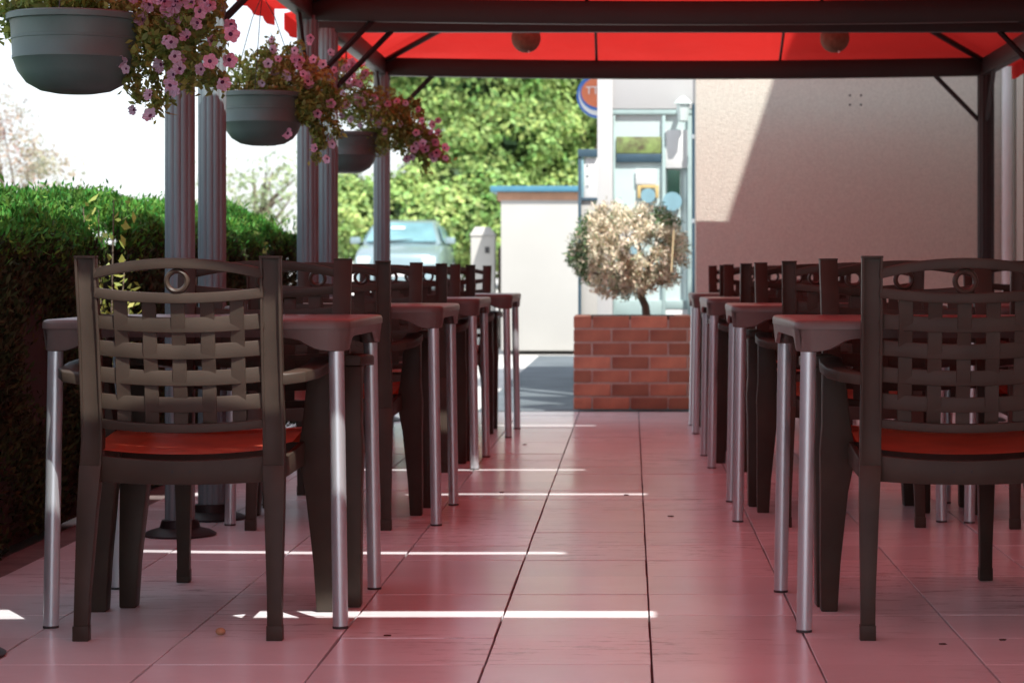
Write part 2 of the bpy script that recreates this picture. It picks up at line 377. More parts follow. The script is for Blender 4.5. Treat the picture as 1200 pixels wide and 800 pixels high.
# ---------------------------------------------------------------- tables
def table_proto():
    t = thing('cafe_table', 'x', 'table'); H = .737; a = .37
    def rr(h, e, r=.045, n=6):
        pts = []
        for cx, cy, st in ((1, 1, 0), (-1, 1, PI/2), (-1, -1, PI), (1, -1, 3*PI/2)):
            for k in range(n+1):
                th = st+PI/2*k/n; pts.append((cx*(e-r)+r*math.cos(th), cy*(e-r)+r*math.sin(th), h))
        return pts
    MB().loft([rr(H-.022, a), rr(H-.008, a), rr(H-.002, a-.003), rr(H, a-.010)]).build('tabletop', M['table'], t, ang=60)
    # skirt with deeper rounded corners
    def skirt(e, e2):
        ring_t, ring_b = [], []
        n = 40
        for side in range(4):
            for k in range(n):
                u = -e+2*e*k/n; d = e-abs(u); rcor = .045
                if d < rcor:
                    w = rcor-d; v = e-rcor+math.sqrt(max(0, rcor*rcor-w*w))
                else: v = e
                dd = .042+.032*(1/(1+math.exp((d-.095)/.013)))
                p = ((u, -v), (v, u), (-u, v), (-v, -u))[side]
                ring_t.append((p[0], p[1], H-.0225)); ring_b.append((p[0]*e2, p[1]*e2, H-dd))
        return ring_t, ring_b
    o1, o2 = skirt(a-.0015, .985); i1, i2 = skirt(a-.011, .985)
    mb = MB(); mb.loft([i1, i2, o2, o1], caps=False).build('apron', M['table'], t, ang=50)
    for sx in (-1, 1):
        for sy in (-1, 1):
            l = MB().tube([(sx*.334, sy*.334, H-.03), (sx*.3365, sy*.3365, H-.077), (sx*.347, sy*.340, .006)], .0185, 18).build('leg', M['alu'], t)
            MB().tube([(sx*.347, sy*.340, 0), (sx*.347, sy*.340, .005)], .019, 16).build('foot', M['rubber'], l)
            MB().loft([[(sx*.334+.024*math.cos(2*PI*k/16), sy*.334+.024*math.sin(2*PI*k/16), z) for k in range(16)] for z in (H-.03, H-.0755)]).build('leg_socket', M['table'], t, bevel=.003)
    return t
tb = table_proto()
GT = 'square cafe tables with round metal legs'
for i, (x, y, lab) in enumerate([
 (-1.040, 5.852, 'nearest square table on the hedge side with taupe top and round aluminium legs'),
 (-1.000, 8.085, 'second square table on the hedge side, in front of the second fluted post'),
 (-1.020, 10.28, 'third square table on the hedge side with aluminium legs'),
 (-.975, 12.20, 'farthest square table on the hedge side, by the asphalt'),
 (.750, 5.800, 'nearest square table on the wall side, grey metal legs by the front right chair'),
 (.713, 8.195, 'second square table along the aisle on the wall side'),
 (.690, 10.35, 'third square table along the aisle on the wall side'),
 (.685, 12.47, 'farthest square table on the wall side, beside the brick planter'),
 (1.500, 8.15, 'extra square table against the house wall, seen through the front right chair')]):
    o = tb if i == 0 else copy_tree(tb)
    o.location = (x, y, 0); tag(o, lab, 'table', GT); o.rotation_euler = (0, 0, random.uniform(-.02, .02))

# ---------------------------------------------------------------- gazebos
XL, XR = -1.43, 2.03; HB = 1.975; BH = .10
def fluted(x, y, n=12, r=.0485):
    def ring(h, s=1):
        out = []
        for k in range(n*6):
            th = 2*PI*k/(n*6); q = abs(math.cos(th*n/2)); out.append((x+s*(r-.0045+.0045*q**.5)*math.cos(th), y+s*(r-.0045+.0045*q**.5)*math.sin(th), h))
        return out
    return MB().loft([ring(.02), ring(HB+.02)])
def gazebo(ya, yb_, label, slit=True, xl=XL, xr=XR, of=.2, orr=.2, xf=None):
    t = thing('gazebo', label, 'gazebo', group='red fabric gazebos in a row over the terrace'); 
    for x in (xl, xr):
        for y in (ya, yb_):
            x_ = xf if (xf and x == xl and y == ya) else x
            p = fluted(x_, y).build('post', M['post'] if x == xl else M['beam'], t, ang=60)  # right posts take the near-black beam colour to stand for their shade
            MB().lathe([(.115, 0), (.118, .006), (.10, .016), (.065, .026), (.058, .05), (.052, .052)], 32, (x_, y, .001)).build('base', M['beam'], p, ang=30)
            sx = 1 if x == xl else -1; sy = 1 if y == ya else -1
            MB().tube([(x+sx*.04, y, 1.72), (x+sx*.30, y, HB+.01)], .013, 4).build('strut', M['beam'], t)
            MB().tube([(x, y+sy*.04, 1.72), (x, y+sy*.30, HB+.01)], .013, 4).build('strut', M['beam'], t)
    # beams with a little sag
    for y in (ya, yb_):
        rings = []
        for k in range(13):
            u = k/12; x = xl-.05+(xr-xl+.10)*u; z = HB-.020*math.sin(PI*u)*(y == yb_)+(.004 if y == ya else 0)
            rings.append([(x, y-.03, z), (x, y+.03, z), (x, y+.03, z+BH), (x, y+.022, z+BH+.004), (x, y-.022, z+BH+.004), (x, y-.03, z+BH)])
        MB().loft(rings).build('beam', M['beam'], t, bevel=.003)
    for x in (xl, xr):
        MB().box((x, (ya+yb_)/2, HB+BH/2), (.055, yb_-ya-.062, BH-.004)).build('beam', M['beam'], t, bevel=.003)
    # hip roof
    L = (yb_-ya)/2; k = .40; zb = HB+BH+.012; ym = (ya+yb_)/2; zr = zb+k*L
    rl, rr_ = xl+L, xr-L; ox = .17
    ridge = [(rl, ym, zr), (rr_, ym, zr)]
    for (cx, cy, rx) in ((xl, ya, rl), (xl, yb_, rl), (xr, ya, rr_), (xr, yb_, rr_)):
        MB().tube([(cx, cy, zb-.035), (rx, ym, zr-.035)], .016, 6).build('hip_rafter', M['beam'], t)
    MB().tube([(rl, ym, zr-.035), (rr_, ym, zr-.035)], .016, 6).build('ridge_pole', M['beam'], t)
    for x in (-.20, .85):
        MB().tube([(x, yb_, zb-.03), (x, ym, zr-.03)], .008, 6).build('rafter', M['beam'], t)
    # fabric panels; each a grid with slack between its edges
    def panel(name, A, B, Cc, D, nu=24, nv=8, slack=.03, v0=0, v1=1, bowfn=None):
        A, B, Cc, D = map(Vector, (A, B, Cc, D)); rows = []
        for j in range(nv+1):
            v = v0+(v1-v0)*j/nv; row = []
            for i in range(nu+1):
                u = i/nu; p = A.lerp(B, u).lerp(D.lerp(Cc, u), v); p.z -= slack*math.sin(PI*u)*math.sin(PI*min(1, v))
                if bowfn: p = bowfn(p, u, 1-v)
                row.append(p)
            rows.append(row)
        mb = MB(); V = [[mb.bm.verts.new(p) for p in r] for r in rows]
        for a, b in zip(V, V[1:]):
            for i in range(nu): mb.bm.faces.new((a[i], a[i+1], b[i+1], b[i]))
        return mb
    def eave(y, o, sgn):
        def f(p, u, w):
            p.y += sgn*.10*abs(2*u-1)**3*w; return p
        return f
    yf, yr = ya-of, yb_+orr; ex0, ex1 = xl-ox, xr+ox; ze = zb-.045
    fr = ((ex0, yf, ze), (ex1, yf, ze), ridge[1], ridge[0])
    if slit:
        panel('p', *fr, v0=0, v1=.60, bowfn=eave(yf, of, 1)).build('canopy_panel', M['canopy'], t)
        panel('p', *fr, v0=.630, v1=1, bowfn=eave(yf, of, 1)).build('canopy_panel', M['canopy'], t)
        za, zc = ze+(zr-ze)*.585, ze+(zr-ze)*.655; ya_, yc_ = yf+(ym-yf)*.585, yf+(ym-yf)*.655
        MB().prism([(.58, ya_, za+.012), (1.45, ya_, za+.012), (1.40, yc_, zc+.012), (.58, yc_, zc+.012)], (0, 0, .004)).build('sun_stop_flap', M['canopy'], t)  # added flap: closes part of the slit so the floor sun strip ends
    else: panel('p', *fr, bowfn=eave(yf, of, 1)).build('canopy_panel', M['canopy'], t)
    panel('p', (ex0, yr, ze), (ex1, yr, ze), ridge[1], ridge[0], bowfn=eave(yr, orr, -1)).build('canopy_panel', M['canopy'], t)
    panel('p', (ex0, yf+.1, ze), (ex0, yr-.1, ze), ridge[0], ridge[0], nu=14).build('canopy_panel', M['canopy'], t)
    panel('p', (ex1, yf+.1, ze), (ex1, yr-.1, ze), ridge[1], ridge[1], nu=14).build('canopy_panel', M['canopy'], t)
    # valance along the two long sides
    for ex in (ex0, ex1):
        mb = MB(); n = 28; V = []
        for i in range(n+1):
            y = yf+.1+(yr-yf-.2)*i/n; w = .006*math.sin(i*1.9); V.append([mb.bm.verts.new((ex+w*q, y, ze-q*(.075+.012*abs(math.sin(i*PI/4))))) for q in (0, .5, 1)])
        for a, b in zip(V, V[1:]):
            for q in range(2): mb.bm.faces.new((a[q], b[q], b[q+1], a[q+1]))
        mb.build('valance', M['canopy'], t)
    return t
def blocker(y, label):  # added strip between roofs, there to cut the sun strips short
    q = MB().loft([[(x, y-.09, 2.03), (x, y-.05, 2.0), (x, y+.05, 2.0), (x, y+.09, 2.03), (x, y+.085, 2.034), (x, y+.048, 2.005), (x, y-.048, 2.005), (x, y-.085, 2.034)] for x in (.72, 2.2)]).build('sun_blocker', M['beam'])
    tag(q, label, 'blocker')
blocker(4.56, 'short dark added sun gutter between the roofs over the nearest tables, above the picture')
blocker(7.66, 'short dark added sun gutter closing the gap between the middle roofs on the house side')
gazebo(2.05, 4.36, 'red canopied gazebo closest to the viewer, its roof just above the picture', of=.25, orr=.14)
gazebo(5.10, 7.45, 'red gazebo over the nearest tables, standing on the first grey fluted post by the hedge', of=.495, orr=.17, xl=-1.46, xf=-1.505)
gazebo(7.95, 10.30, 'middle red gazebo, its dark beam running across the top of the picture', of=.27, orr=.24, xl=-1.447)
gazebo(10.85, 13.20, 'farthest red gazebo with two ball lamps under its bright canopy', of=.34, orr=.24)

# ball lamps
lab = ['round brown wicker ball lamp hanging under the far canopy, the one above the green tree', 'round brown wicker ball lamp hanging under the far canopy, the one above the beige wall']
for i, x in enumerate((-.55, 1.06)):
    t = thing('hanging_lamp', lab[i], 'lamp', (x, 12.02, 2.07), group='ball lamps under the far canopy')
    MB().sphere((0, 0, 0), .077, 24).build('lamp_shade', M['brownball'], t)
    MB().tube([(0, 0, .07), (0, 0, .46)], .004, 6).build('cord', M['cord'], t)
    MB().sphere((.018, -.045, -.075), .006, 8).build('finial', M['whitepvc'], t)

# ---------------------------------------------------------------- walls on the right
wt = thing('roughcast_wall', 'beige roughcast wall behind the wall-side tables, half of it in sun, four screw holes high up', 'wall', (0, 0, 0))
MB().box((1.345, 14.07, 1.85), (1.91, .24, 3.74)).build('wall_face', M['roughcast'], wt, bevel=.004)
for x, y in ((996, 112), (1009, 112), (996, 123), (1009, 123)):
    p = px(x, y, 13.948); MB().tube([p, p+Vector((0, .01, 0))], .007, 8).build('screw_hole', M['cord'], wt)
hw = thing('house', 'tall cream house whose side wall closes the terrace at the right edge', 'house')
MB().box((4.31, 6.1, 3.1), (4.0, 16.6, 6.32)).build('wall', M['housewall'], hw, bevel=.004)
MB().box((4.33, 6.1, 6.32), (4.08, 16.64, .10)).build('roof', M['eave'], hw, bevel=.01)
MB().tube([(2.262, 13.86, 0), (2.262, 13.86, 3.4)], .034, 14).build('downpipe', M['whitepvc'], hw)
MB().box((2.302, 13.45, 1.15), (.022, .05, 2.3)).build('door_frame', M['eave'], hw, bevel=.003)
MB().box((2.305, 12.95, 1.14), (.018, .94, 2.28)).build('door', M['whitepvc'], hw, bevel=.003)

# ---------------------------------------------------------------- brick planter with its little tree
pl = thing('brick_planter', 'red brick planter with seven courses at the end of the tiled aisle', 'planter', (0, 14.2, 0))
X0, X1, D, HT = -.357, .372, .62, .585; ch = HT/7; j = .012
MB().box(((X0+X1)/2, D/2, .285), (X1-X0-.009, D-.009, .545)).build('mortar_core', M['mortar'], pl)
bmeshes = {}
def brick(x0, x1, y0_, y1, z):
    d = (round(x1-x0, 3), round(y1-y0_, 3))
    if d not in bmeshes: bmeshes[d] = MB().box((0, 0, 0), (d[0], d[1], ch-j)).mesh('brick', bevel=.003, seg=1)
    o = link('brick', bmeshes[d], M['brick'], pl); o.location = ((x0+x1)/2, (y0_+y1)/2+random.uniform(-.002, .002), z); o.rotation_euler = (0, 0, random.uniform(-.004, .004))
for c in range(7):
    z = (c+.5)*ch; x = X0; first = (.118 if c % 2 == 0 else .237)
    widths = [first]
    while x < X1-.02:
        w = widths.pop() if widths else .235
        xe = min(x+w, X1)
        brick(x, xe-j*.8 if xe < X1 else xe, 0, .10, z); x = xe
    y = .10+j
    while y < D-.03:
        ye = min(y+.235, D); brick(X0, X0+.10, y, ye-j*.8, z); brick(X1-.10, X1, y, ye-j*.8, z); y = ye
MB().box(((X0+X1)/2, D/2, .565), (X1-X0-.21, D-.21, .03)).build('soil', M['soil'], pl)
tt = thing('dried_ball_tree', 'round clipped tree with dried tan needles and some green, in the brick planter', 'tree', (.06, 14.46, .565))
MB().tube([(.035, 0, 0), (.028, 0, .07), (.0, 0, .14), (-.02, .0, .30)], [.029, .026, .024, .016], 10).build('trunk', M['bark'], tt)
mb = MB()
for k in range(46):
    v = Vector(RNG.normal(size=3)).normalized(); e = Vector((-.08+v.x*.35, v.y*.27, .44+v.z*.27)); mid = Vector((-.02, 0, .28)).lerp(e, .5)+Vector(RNG.normal(size=3))*.025
    mb.tube([(-.01, 0, .2), mid, e], [.007, .005, .002], 5)
mb.build('branches', M['bark'], tt)
cc = np.array((-.075, 0, .425)); cen = []; dr = []
tufts = RNG.normal(size=(430, 3)); tufts /= np.linalg.norm(tufts, axis=1)[:, None]
tr = RNG.uniform(.66, 1.03, 430); cen = cc+tufts*tr[:, None]*np.array((.375, .30, .295))
P = np.repeat(cen, 50, 0)+RNG.normal(size=(430*50, 3))*.019; nr = np.repeat(tufts, 50, 0)
green = (P[:, 0] < -.33) & (RNG.random(len(P)) < .75) | ((P[:, 0] > .08) & (P[:, 2] > .58) & (RNG.random(len(P)) < .75)) | (RNG.random(len(P)) < .13)
leaves('dry_foliage', P[~green], RNG.uniform(.018, .045, (~green).sum()), M['dryleaf'], tt, aspect=.28, nrm=nr[~green]*1.0)
leaves('green_foliage', P[green], RNG.uniform(.018, .04, green.sum()), M['greenneedle'], tt, aspect=.28, nrm=nr[green]*1.0)
st = MB().tube([(.245, 14.17, .855), (.26, 14.175, 1.11)], .006, 6).build('cane', M['straw']); tag(st, 'thin straw coloured cane stuck into the front of the dried ball tree', 'cane')
bt = thing('bird_feeder', 'small blue plastic ornament hanging in the middle of the dried ball tree', 'ornament', (.012, 14.17, .985))
MB().lathe([(.008, -.03), (.022, -.024), (.024, .0), (.018, .02), (.006, .032)], 12).build('ornament_body', M['skyblue'], bt)
MB().tube([(0, 0, .03), (0, .0, .055)], .003, 6).build('hook', M['cord'], bt)

# ---------------------------------------------------------------- shop building with glazed door
sp = thing('shop_building', 'white rendered shop front with a pale teal glazed door behind the ball tree', 'building')
ZF = 16.5
def fbox(x0, x1, y0_, y1, z0, z1, name, m, par=sp, bevel=.003):   # by photograph pixels at plane ZF
    a = px(x0, y1, ZF); b = px(x1, y0_, ZF)
    return MB().box(((a.x+b.x)/2, (z0+z1)/2, (a.z+b.z)/2), (b.x-a.x, z1-z0, b.z-a.z)).build(name, m, par, bevel=bevel)
g0 = px(0, 0, ZF)
MB().box((px(709, 0, ZF).x, ZF+.12, 1.5), (18/163.6, .24, 3.0)).build('pillar', M['white'], sp, bevel=.004)
xa, xb = px(718, 0, ZF).x, px(814, 0, ZF).x
MB().box(((xa+xb)/2, ZF+.13, 2.51), (xb-xa, .22, .98)).build('lintel_wall', M['white'], sp, bevel=.003)
MB().box(((xb+4.2)/2, ZF+.12, 1.5), (4.2-xb, .24, 3.0)).build('wall', M['white'], sp)
MB().box((px(700, 0, ZF).x+.06, ZF+1.6, 1.5), (.12, 2.7, 3.0)).build('side_wall', M['white'], sp)
MB().box((2.0, ZF+3.1, 1.5), (4.4, .2, 3.0)).build('rear_wall', M['white'], sp)
MB().box((1.98, ZF+1.58, 3.07), (4.46, 3.3, .12)).build('roof', M['eave'], sp)
fr = link('door_frame', MB().box(((xa+xb)/2, ZF+.05, 2.0), (xb-xa, .05, .035)).mesh('door_frame', .002), M['teal'], sp)
for x0_, x1_ in ((718.5, 721), (776, 780), (806, 812.5)): fbox(x0_, x1_, 135, 452, ZF+.02, ZF+.075, 'mullion', M['teal'])
fbox(721, 776, 352, 372, ZF+.025, ZF+.07, 'door_rail', M['teal']); fbox(780, 806, 352, 362, ZF+.025, ZF+.07, 'door_rail', M['teal'])
fbox(721, 776, 372, 450, ZF+.03, ZF+.065, 'door_panel', M['whitepvc']); fbox(780, 806, 362, 450, ZF+.03, ZF+.065, 'door_panel', M['whitepvc'])
fbox(721, 776, 132, 352, ZF+.055, ZF+.062, 'pane', M['glass'], bevel=0); fbox(780, 806, 132, 352, ZF+.055, ZF+.062, 'pane', M['glass'], bevel=0)
fbox(780, 806, 152, 197, ZF+.025, ZF+.04, 'poster', M['paper']); fbox(745, 769, 198, 216, ZF+.03, ZF+.04, 'poster', M['paper'])
fbox(725, 742, 245, 340, ZF+.03, ZF+.04, 'poster', M['paper'])
fbox(782, 797, 199, 234, ZF+.03, ZF+.04, 'notice_panel', M['darkgreen']); fbox(722, 775, 180, 190, ZF+.028, ZF+.042, 'reflected_blue_band', M['bluegrey'])  # last one: blue reflection in the pane, built as a flat band
fbox(747, 751, 217, 232, ZF+.028, ZF+.038, 'sticker_border', M['yellow']); fbox(751, 768, 216.5, 220.5, ZF+.028, ZF+.038, 'sticker_border', M['yellow']); fbox(768, 772, 217, 232, ZF+.028, ZF+.038, 'sticker_border', M['yellow'])
p = px(759.5, 229, ZF); MB().tube([(p.x, ZF+.026, p.z), (p.x, ZF+.036, p.z)], .052, 20).build('sticker', M['skyblue'], sp)
# inside of the shop: back wall and counter seen through the glass
MB().box((.25, ZF+2.4, 1.35), (1.0, .06, 2.7)).build('inner_wall', M['teal'], sp)
MB().box((.30, ZF+1.5, .5), (.62, .5, 1.0)).build('counter', M['shed'], sp, bevel=.01)
p = px(788, 236, ZF); MB().tube([(p.x, ZF+.01, p.z), (p.x, ZF+.022, p.z)], .068, 24).build('round_sticker', M['skyblue'], sp)
fbox(722, 775, 160, 179.5, ZF+.03, ZF+.042, 'foliage_reflection_strip', M['picture'])  # reflected greenery painted as a strip on the pane
# wall lantern
p = px(800, 128, ZF); q = thing('wall_lantern', 'pale frosted lantern fixed high on the shop front near its downpipe', 'lantern', (p.x, ZF-.10, p.z))
MB().lathe([(.02, -.10), (.035, -.09), (.045, .0), (.048, .03)], 6).build('lamp_glass', M['light'], q)
MB().lathe([(.064, .031), (.045, .06), (.01, .085)], 6).build('cap', M['light'], q)
MB().box((.0, .05, .06), (.03, .11, .03)).build('bracket', M['teal'], q)
q = thing('downpipe', 'thin grey downpipe at the corner of the shop front', 'pipe', (px(813, 0, 16.4).x, 16.42, 0))
MB().tube([(0, 0, 0), (0, 0, 2.05)], .014, 10).build('pipe', M['bluegrey'], q)
for z in (.5, 1.2, 1.8): MB().tube([(0, 0, z), (0, 0, z+.03)], .019, 10).build('clip', M['alu'], q)
# notice cabinet
q = thing('notice_cabinet', 'dark blue framed notice cabinet with white sheets, left of the white pillar', 'notice board', (0, 16.25, 0)); ZN = 16.25; s = 2700/ZN
def nb(x0, x1, y0_, y1, ya, yb_, name, m, par=q):
    a = px(x0, y1, ZN); b = px(x1, y0_, ZN); return MB().box(((a.x+b.x)/2, (ya+yb_)/2, (a.z+b.z)/2), (b.x-a.x, yb_-ya, b.z-a.z)).build(name, m, par, bevel=.002)
nb(677.5, 700, 175, 184, -.03, .05, 'top_frame', M['bluegrey']); nb(677.5, 681, 184.3, 455, -.02, .03, 'post', M['bluegrey'])
nb(681.3, 700, 232, 235, -.02, .03, 'bottom_frame', M['bluegrey']); nb(681.3, 684, 184.3, 231.7, -.015, .02, 'inner_frame', M['skyblue'])
nb(684.3, 700, 184.5, 231.7, .0, .02, 'notice_sheet', M['paper'])
for yy in (192, 204, 216): nb(687, 690, yy, yy+3, -.006, -.001, 'print', M['papergrey'])
nb(681.3, 700, 235.3, 452, .0, .03, 'panel', M['shed'])
# round sign
p = px(702, 112, 18.2); q = thing('round_sign', 'round blue ringed orange sign with white letters, half hidden behind the white pillar', 'sign', (p.x, 18.2, p.z))
def disc(r, y0_, y1, m, name, sc=1): MB().tube([(0, y0_, 0), (0, y1, 0)], r, 40).build(name, m, q)
disc(.178, 0, .06, M['blue'], 'rim'); disc(.160, -.006, -.001, M['paper'], 'white_face'); 
MB().loft([[(.153*math.cos(2*PI*k/40), y_, .018+.140*math.sin(2*PI*k/40)) for k in range(40)] for y_ in (-.014, -.0075)]).build('blue_face', M['blue'], q)
MB().loft([[(.140*math.cos(2*PI*k/40), y_, .022+.118*math.sin(2*PI*k/40)) for k in range(40)] for y_ in (-.020, -.0145)]).build('orange_face', M['orange'], q)
fc = bpy.data.curves.new('t', 'FONT'); fc.body = 'TTN'; fc.size = .085; fc.extrude = .003; fc.align_x = 'CENTER'; fc.align_y = 'CENTER'
fo = bpy.data.objects.new('tmp', fc); C.objects.link(fo); dg = bpy.context.evaluated_depsgraph_get(); me = bpy.data.meshes.new_from_object(fo.evaluated_get(dg)); bpy.data.objects.remove(fo)
o = link('lettering', me, M['paper'], q); o.rotation_euler = (PI/2, 0, 0); o.location = (-.02, -.025, .035)
MB().box((.09, .2, -.02), (.03, .30, .03)).build('bracket', M['bluegrey'], q)

# ---------------------------------------------------------------- white shed, bin pillar
q = thing('garden_shed', 'low cream rendered outbuilding with a blue metal edge and an orange band under it', 'shed')
MB().box((-.90, 25.9, .82), (1.0, 2.4, 1.62)).build('wall', M['shed'], q, bevel=.01)
MB().box((-.93, 25.9, 1.665), (1.02, 2.42, .085)).build('band', M['orangeband'], q)
MB().box((-.95, 25.9, 1.742), (1.12, 2.56, .06)).build('roof_edge', M['bluemetal'], q, bevel=.006)
q = thing('meter_pillar', 'pale meter pillar with a small dark plate standing left of the cream outbuilding', 'pillar', (-1.67, 26.0, -.02))
MB().box((0, 0, .64), (.27, .25, 1.28)).build('cabinet', M['shed'], q, bevel=.01)
MB().loft([[(-.15, -.14, 1.281), (.15, -.14, 1.281), (.15, .14, 1.281), (-.15, .14, 1.281)], [(-.09, -.08, 1.38), (.07, -.08, 1.38), (.07, .08, 1.38), (-.09, .08, 1.38)]]).build('cap', M['shed'], q, bevel=.006)
MB().box((.05, -.128, 1.12), (.05, .006, .07)).build('plate', M['rubber'], q)
q = MB().box((-1.48, 26.1, .55), (.06, .08, 1.15)).build('wooden_post', M['bark'], bevel=.005); tag(q, 'narrow brown wooden post between the meter pillar and the outbuilding', 'post')

# ---------------------------------------------------------------- hedge
def hedge(y0_, y1, label, x0_=-1.86, x1_=-2.75, h=1.09):
    t = thing('hedge', label, 'hedge', group='clipped conifer hedge along the terrace')
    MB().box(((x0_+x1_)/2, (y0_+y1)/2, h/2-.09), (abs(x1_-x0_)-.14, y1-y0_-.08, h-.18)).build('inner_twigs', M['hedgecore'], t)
    L = y1-y0_; n1 = int(15000*L)
    yy = RNG.uniform(y0_, y1, n1); zz = RNG.uniform(0.02, h-.10, n1)
    b = .035*np.sin(yy*3.1+1.3*np.sin(zz*5))+.03*np.sin(zz*7+yy*6)
    xx = x0_-.06+b+RNG.normal(size=n1)*.022
    side = np.stack([xx, yy, zz], 1); ns = np.tile([.6, 0, .8], (n1, 1))
    n2 = int(15000*L); yy = RNG.uniform(y0_, y1, n2); xx = x0_-.02-(x0_-.02-x1_)*RNG.random(n2)**1.5
    zz = h-.135+.12*np.clip((x0_-xx)/.25, 0, 1)+.02*np.sin(yy*4.3+xx*3)+.02*np.sin(yy*11+xx*9)+RNG.normal(size=n2)*.022-.03*np.clip((xx-(x0_-.1))/.1, 0, 1)
    top = np.stack([xx, yy, zz], 1); nt_ = np.tile([.1, 0, 1.], (n2, 1))
    n3 = 3500; e = np.stack([RNG.uniform(x1_, x0_, n3*2), np.concatenate([y0_+.02+RNG.normal(size=n3)*.025, y1-.02+RNG.normal(size=n3)*.025]), RNG.uniform(0, h, 2*n3)], 1)
    P = np.concatenate([side, top, e]); Nn = np.concatenate([ns, nt_, np.tile([0, 0, 1.], (2*n3, 1))])
    low = P[:, 2]+RNG.normal(size=len(P))*.05 < h-.16  # lower leaves get the old brown colour with side shade painted in
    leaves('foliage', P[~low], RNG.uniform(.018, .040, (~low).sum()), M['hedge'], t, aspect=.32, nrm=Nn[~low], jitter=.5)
    leaves('old_shaded_foliage', P[low], RNG.uniform(.018, .040, low.sum()), M['hedgeoldshade'], t, aspect=.32, nrm=Nn[low], jitter=.6)
    return t
hedge(-2.0, 8.25, 'dark green clipped hedge nearest the viewer, left of the first chair')
hedge(8.55, 11.75, 'middle stretch of the green hedge, behind the fluted posts', h=1.13)
hedge(12.0, 12.95, 'short far stretch of the green hedge, beyond the second gap', h=1.16)
def shoots(y, label, n, h):
    t = thing('leafy_shrub', label, 'shrub', (-1.95, y, 0)); mb = MB(); P = []
    for k in range(n):
        a = RNG.uniform(-1, 1, 2); top = Vector((a[0]*.09+.05, a[1]*.10, h*RNG.uniform(.6, 1))); pts = [Vector((a[0]*.03, a[1]*.03, 0)), top*.5+Vector((.02, 0, 0)), top]
        mb.tube(pts, [.007, .005, .002], 5)
        for u in np.linspace(.25, 1, 44): p = pts[0].lerp(top, u); P.append(np.array(p)+RNG.normal(size=3)*.035)
    mb.build('stems', M['bark'], t); P = np.array(P); leaves('foliage', P, RNG.uniform(.028, .055, len(P)), M['shoot'], t, aspect=.5, nrm=np.tile([.3, -.3, .2], (len(P), 1)))
shoots(8.40, 'light yellow green shoots growing in the first gap of the hedge', 11, 1.12)
shoots(11.87, 'light yellow green shoots growing in the second gap of the hedge', 9, 1.05)

# ---------------------------------------------------------------- hanging baskets
def flower_mesh(name, col):
    bm = MB(); n = 5; k = 6
    c = bm.bm.verts.new((0, 0, -.012)); inner = []; outer = []
    for i in range(30):
        th = 2*PI*i/30; w = .5+.5*math.cos(n*th); r = .022+.006*w**.5; inner.append(bm.bm.verts.new((.007*math.cos(th), .007*math.sin(th), -.001)))
        outer.append(bm.bm.verts.new((r*math.cos(th), r*math.sin(th), .006+.003*math.sin(n*th*2))))
    for i in range(30):
        j_ = (i+1) % 30; f = bm.bm.faces.new((inner[i], inner[j_], outer[j_], outer[i])); g = bm.bm.faces.new((c, inner[j_], inner[i])); g.material_index = 1
    me = bm.mesh(name); me.materials.append(col); me.materials.append(M['throat']); return me
FM = [flower_mesh('flower', M['petal']), flower_mesh('flower', M['petal']), flower_mesh('flower', M['petalmauve'])]
def basket(loc, label, clumps, trails, flowers, seed):
    global RNG
    RNG = np.random.default_rng(seed); random.seed(seed)
    t = thing('hanging_basket', label, 'flower basket', loc, group='hanging flower baskets by the hedge')
    pk = 1.06 if seed == 11 else 1.0
    prof = [(.05, -.205), (.085, -.198), (.118, -.178), (.139, -.148), (.149, -.118), (.1515, -.116), (.1515, -.108), (.1505, -.106), (.1525, -.066), (.1542, -.065), (.1542, -.060), (.1530, -.059), (.156, -.02), (.158, -.016), (.166, -.014), (.167, .0), (.163, .004), (.152, .002), (.148, -.03)]
    pot = MB().lathe([(r_*pk, z_*.97) for r_, z_ in prof], 48).build('pot', M['pot'], t, ang=35)
    MB().lathe([(.150, -.03), (.10, -.022), (.02, -.02)], 24).build('soil', M['soil'], pot)
    for k in range(3):
        a = 2*PI*k/3+.5; MB().tube([(.16*math.cos(a), .16*math.sin(a), 0), (.05*math.cos(a), .05*math.sin(a), .30), (0, 0, .385)], .0016, 5).build('wire', M['cord'], t)
    MB().tube([(0, 0, .375), (0, 0, .45)], .004, 6).build('hook', M['cord'], t)
    y = loc[1]; L = Vector(loc); P = []; Pd = []
    for (cx, cy, rx, ry, n, dry) in clumps:
        s = 2700/y; c = px(cx, cy, y)-L; pts = blob(int(n*1.45), c, (rx*1.2/s, min(.19, rx/s), ry*1.25/s)); (Pd if dry else P).append(pts)
    for tr in trails:
        pts = [px(a, b, y)-L+Vector((0, random.uniform(-.06, .02), 0)) for a, b in tr]
        MB().tube(pts, .0022, 5).build('stem', M['stem'], t)
        for a, b in zip(pts, pts[1:]):
            m = int((b-a).length/.0009); u = RNG.random(m)[:, None]; P.append(np.array(a)*(1-u)+np.array(b)*u+RNG.normal(size=(m, 3))*.013)
    P = np.concatenate(P); leaves('foliage', P, RNG.uniform(.016, .034, len(P)), M['petleaf'], t, aspect=.5, jitter=1)
    if Pd: Pd = np.concatenate(Pd); leaves('dry_foliage', Pd, RNG.uniform(.014, .03, len(Pd)), M['petdry'], t, aspect=.45)
    for (fx, fy, sc, kind) in flowers:
        c = px(fx, fy, y)-L+Vector((0, -.07+random.uniform(-.05, .03), 0)); o = link('flower', FM[kind], None, t); o.location = c; o.scale = (sc*.84, sc*.84, sc*random.uniform(.7, 1.8))
        d = Vector((random.uniform(-.9, .9), -1, random.uniform(-.7, .6))); o.rotation_euler = d.to_track_quat('Z', 'Y').to_euler(); o.rotation_euler.rotate_axis('Z', random.uniform(0, 6))
    return t
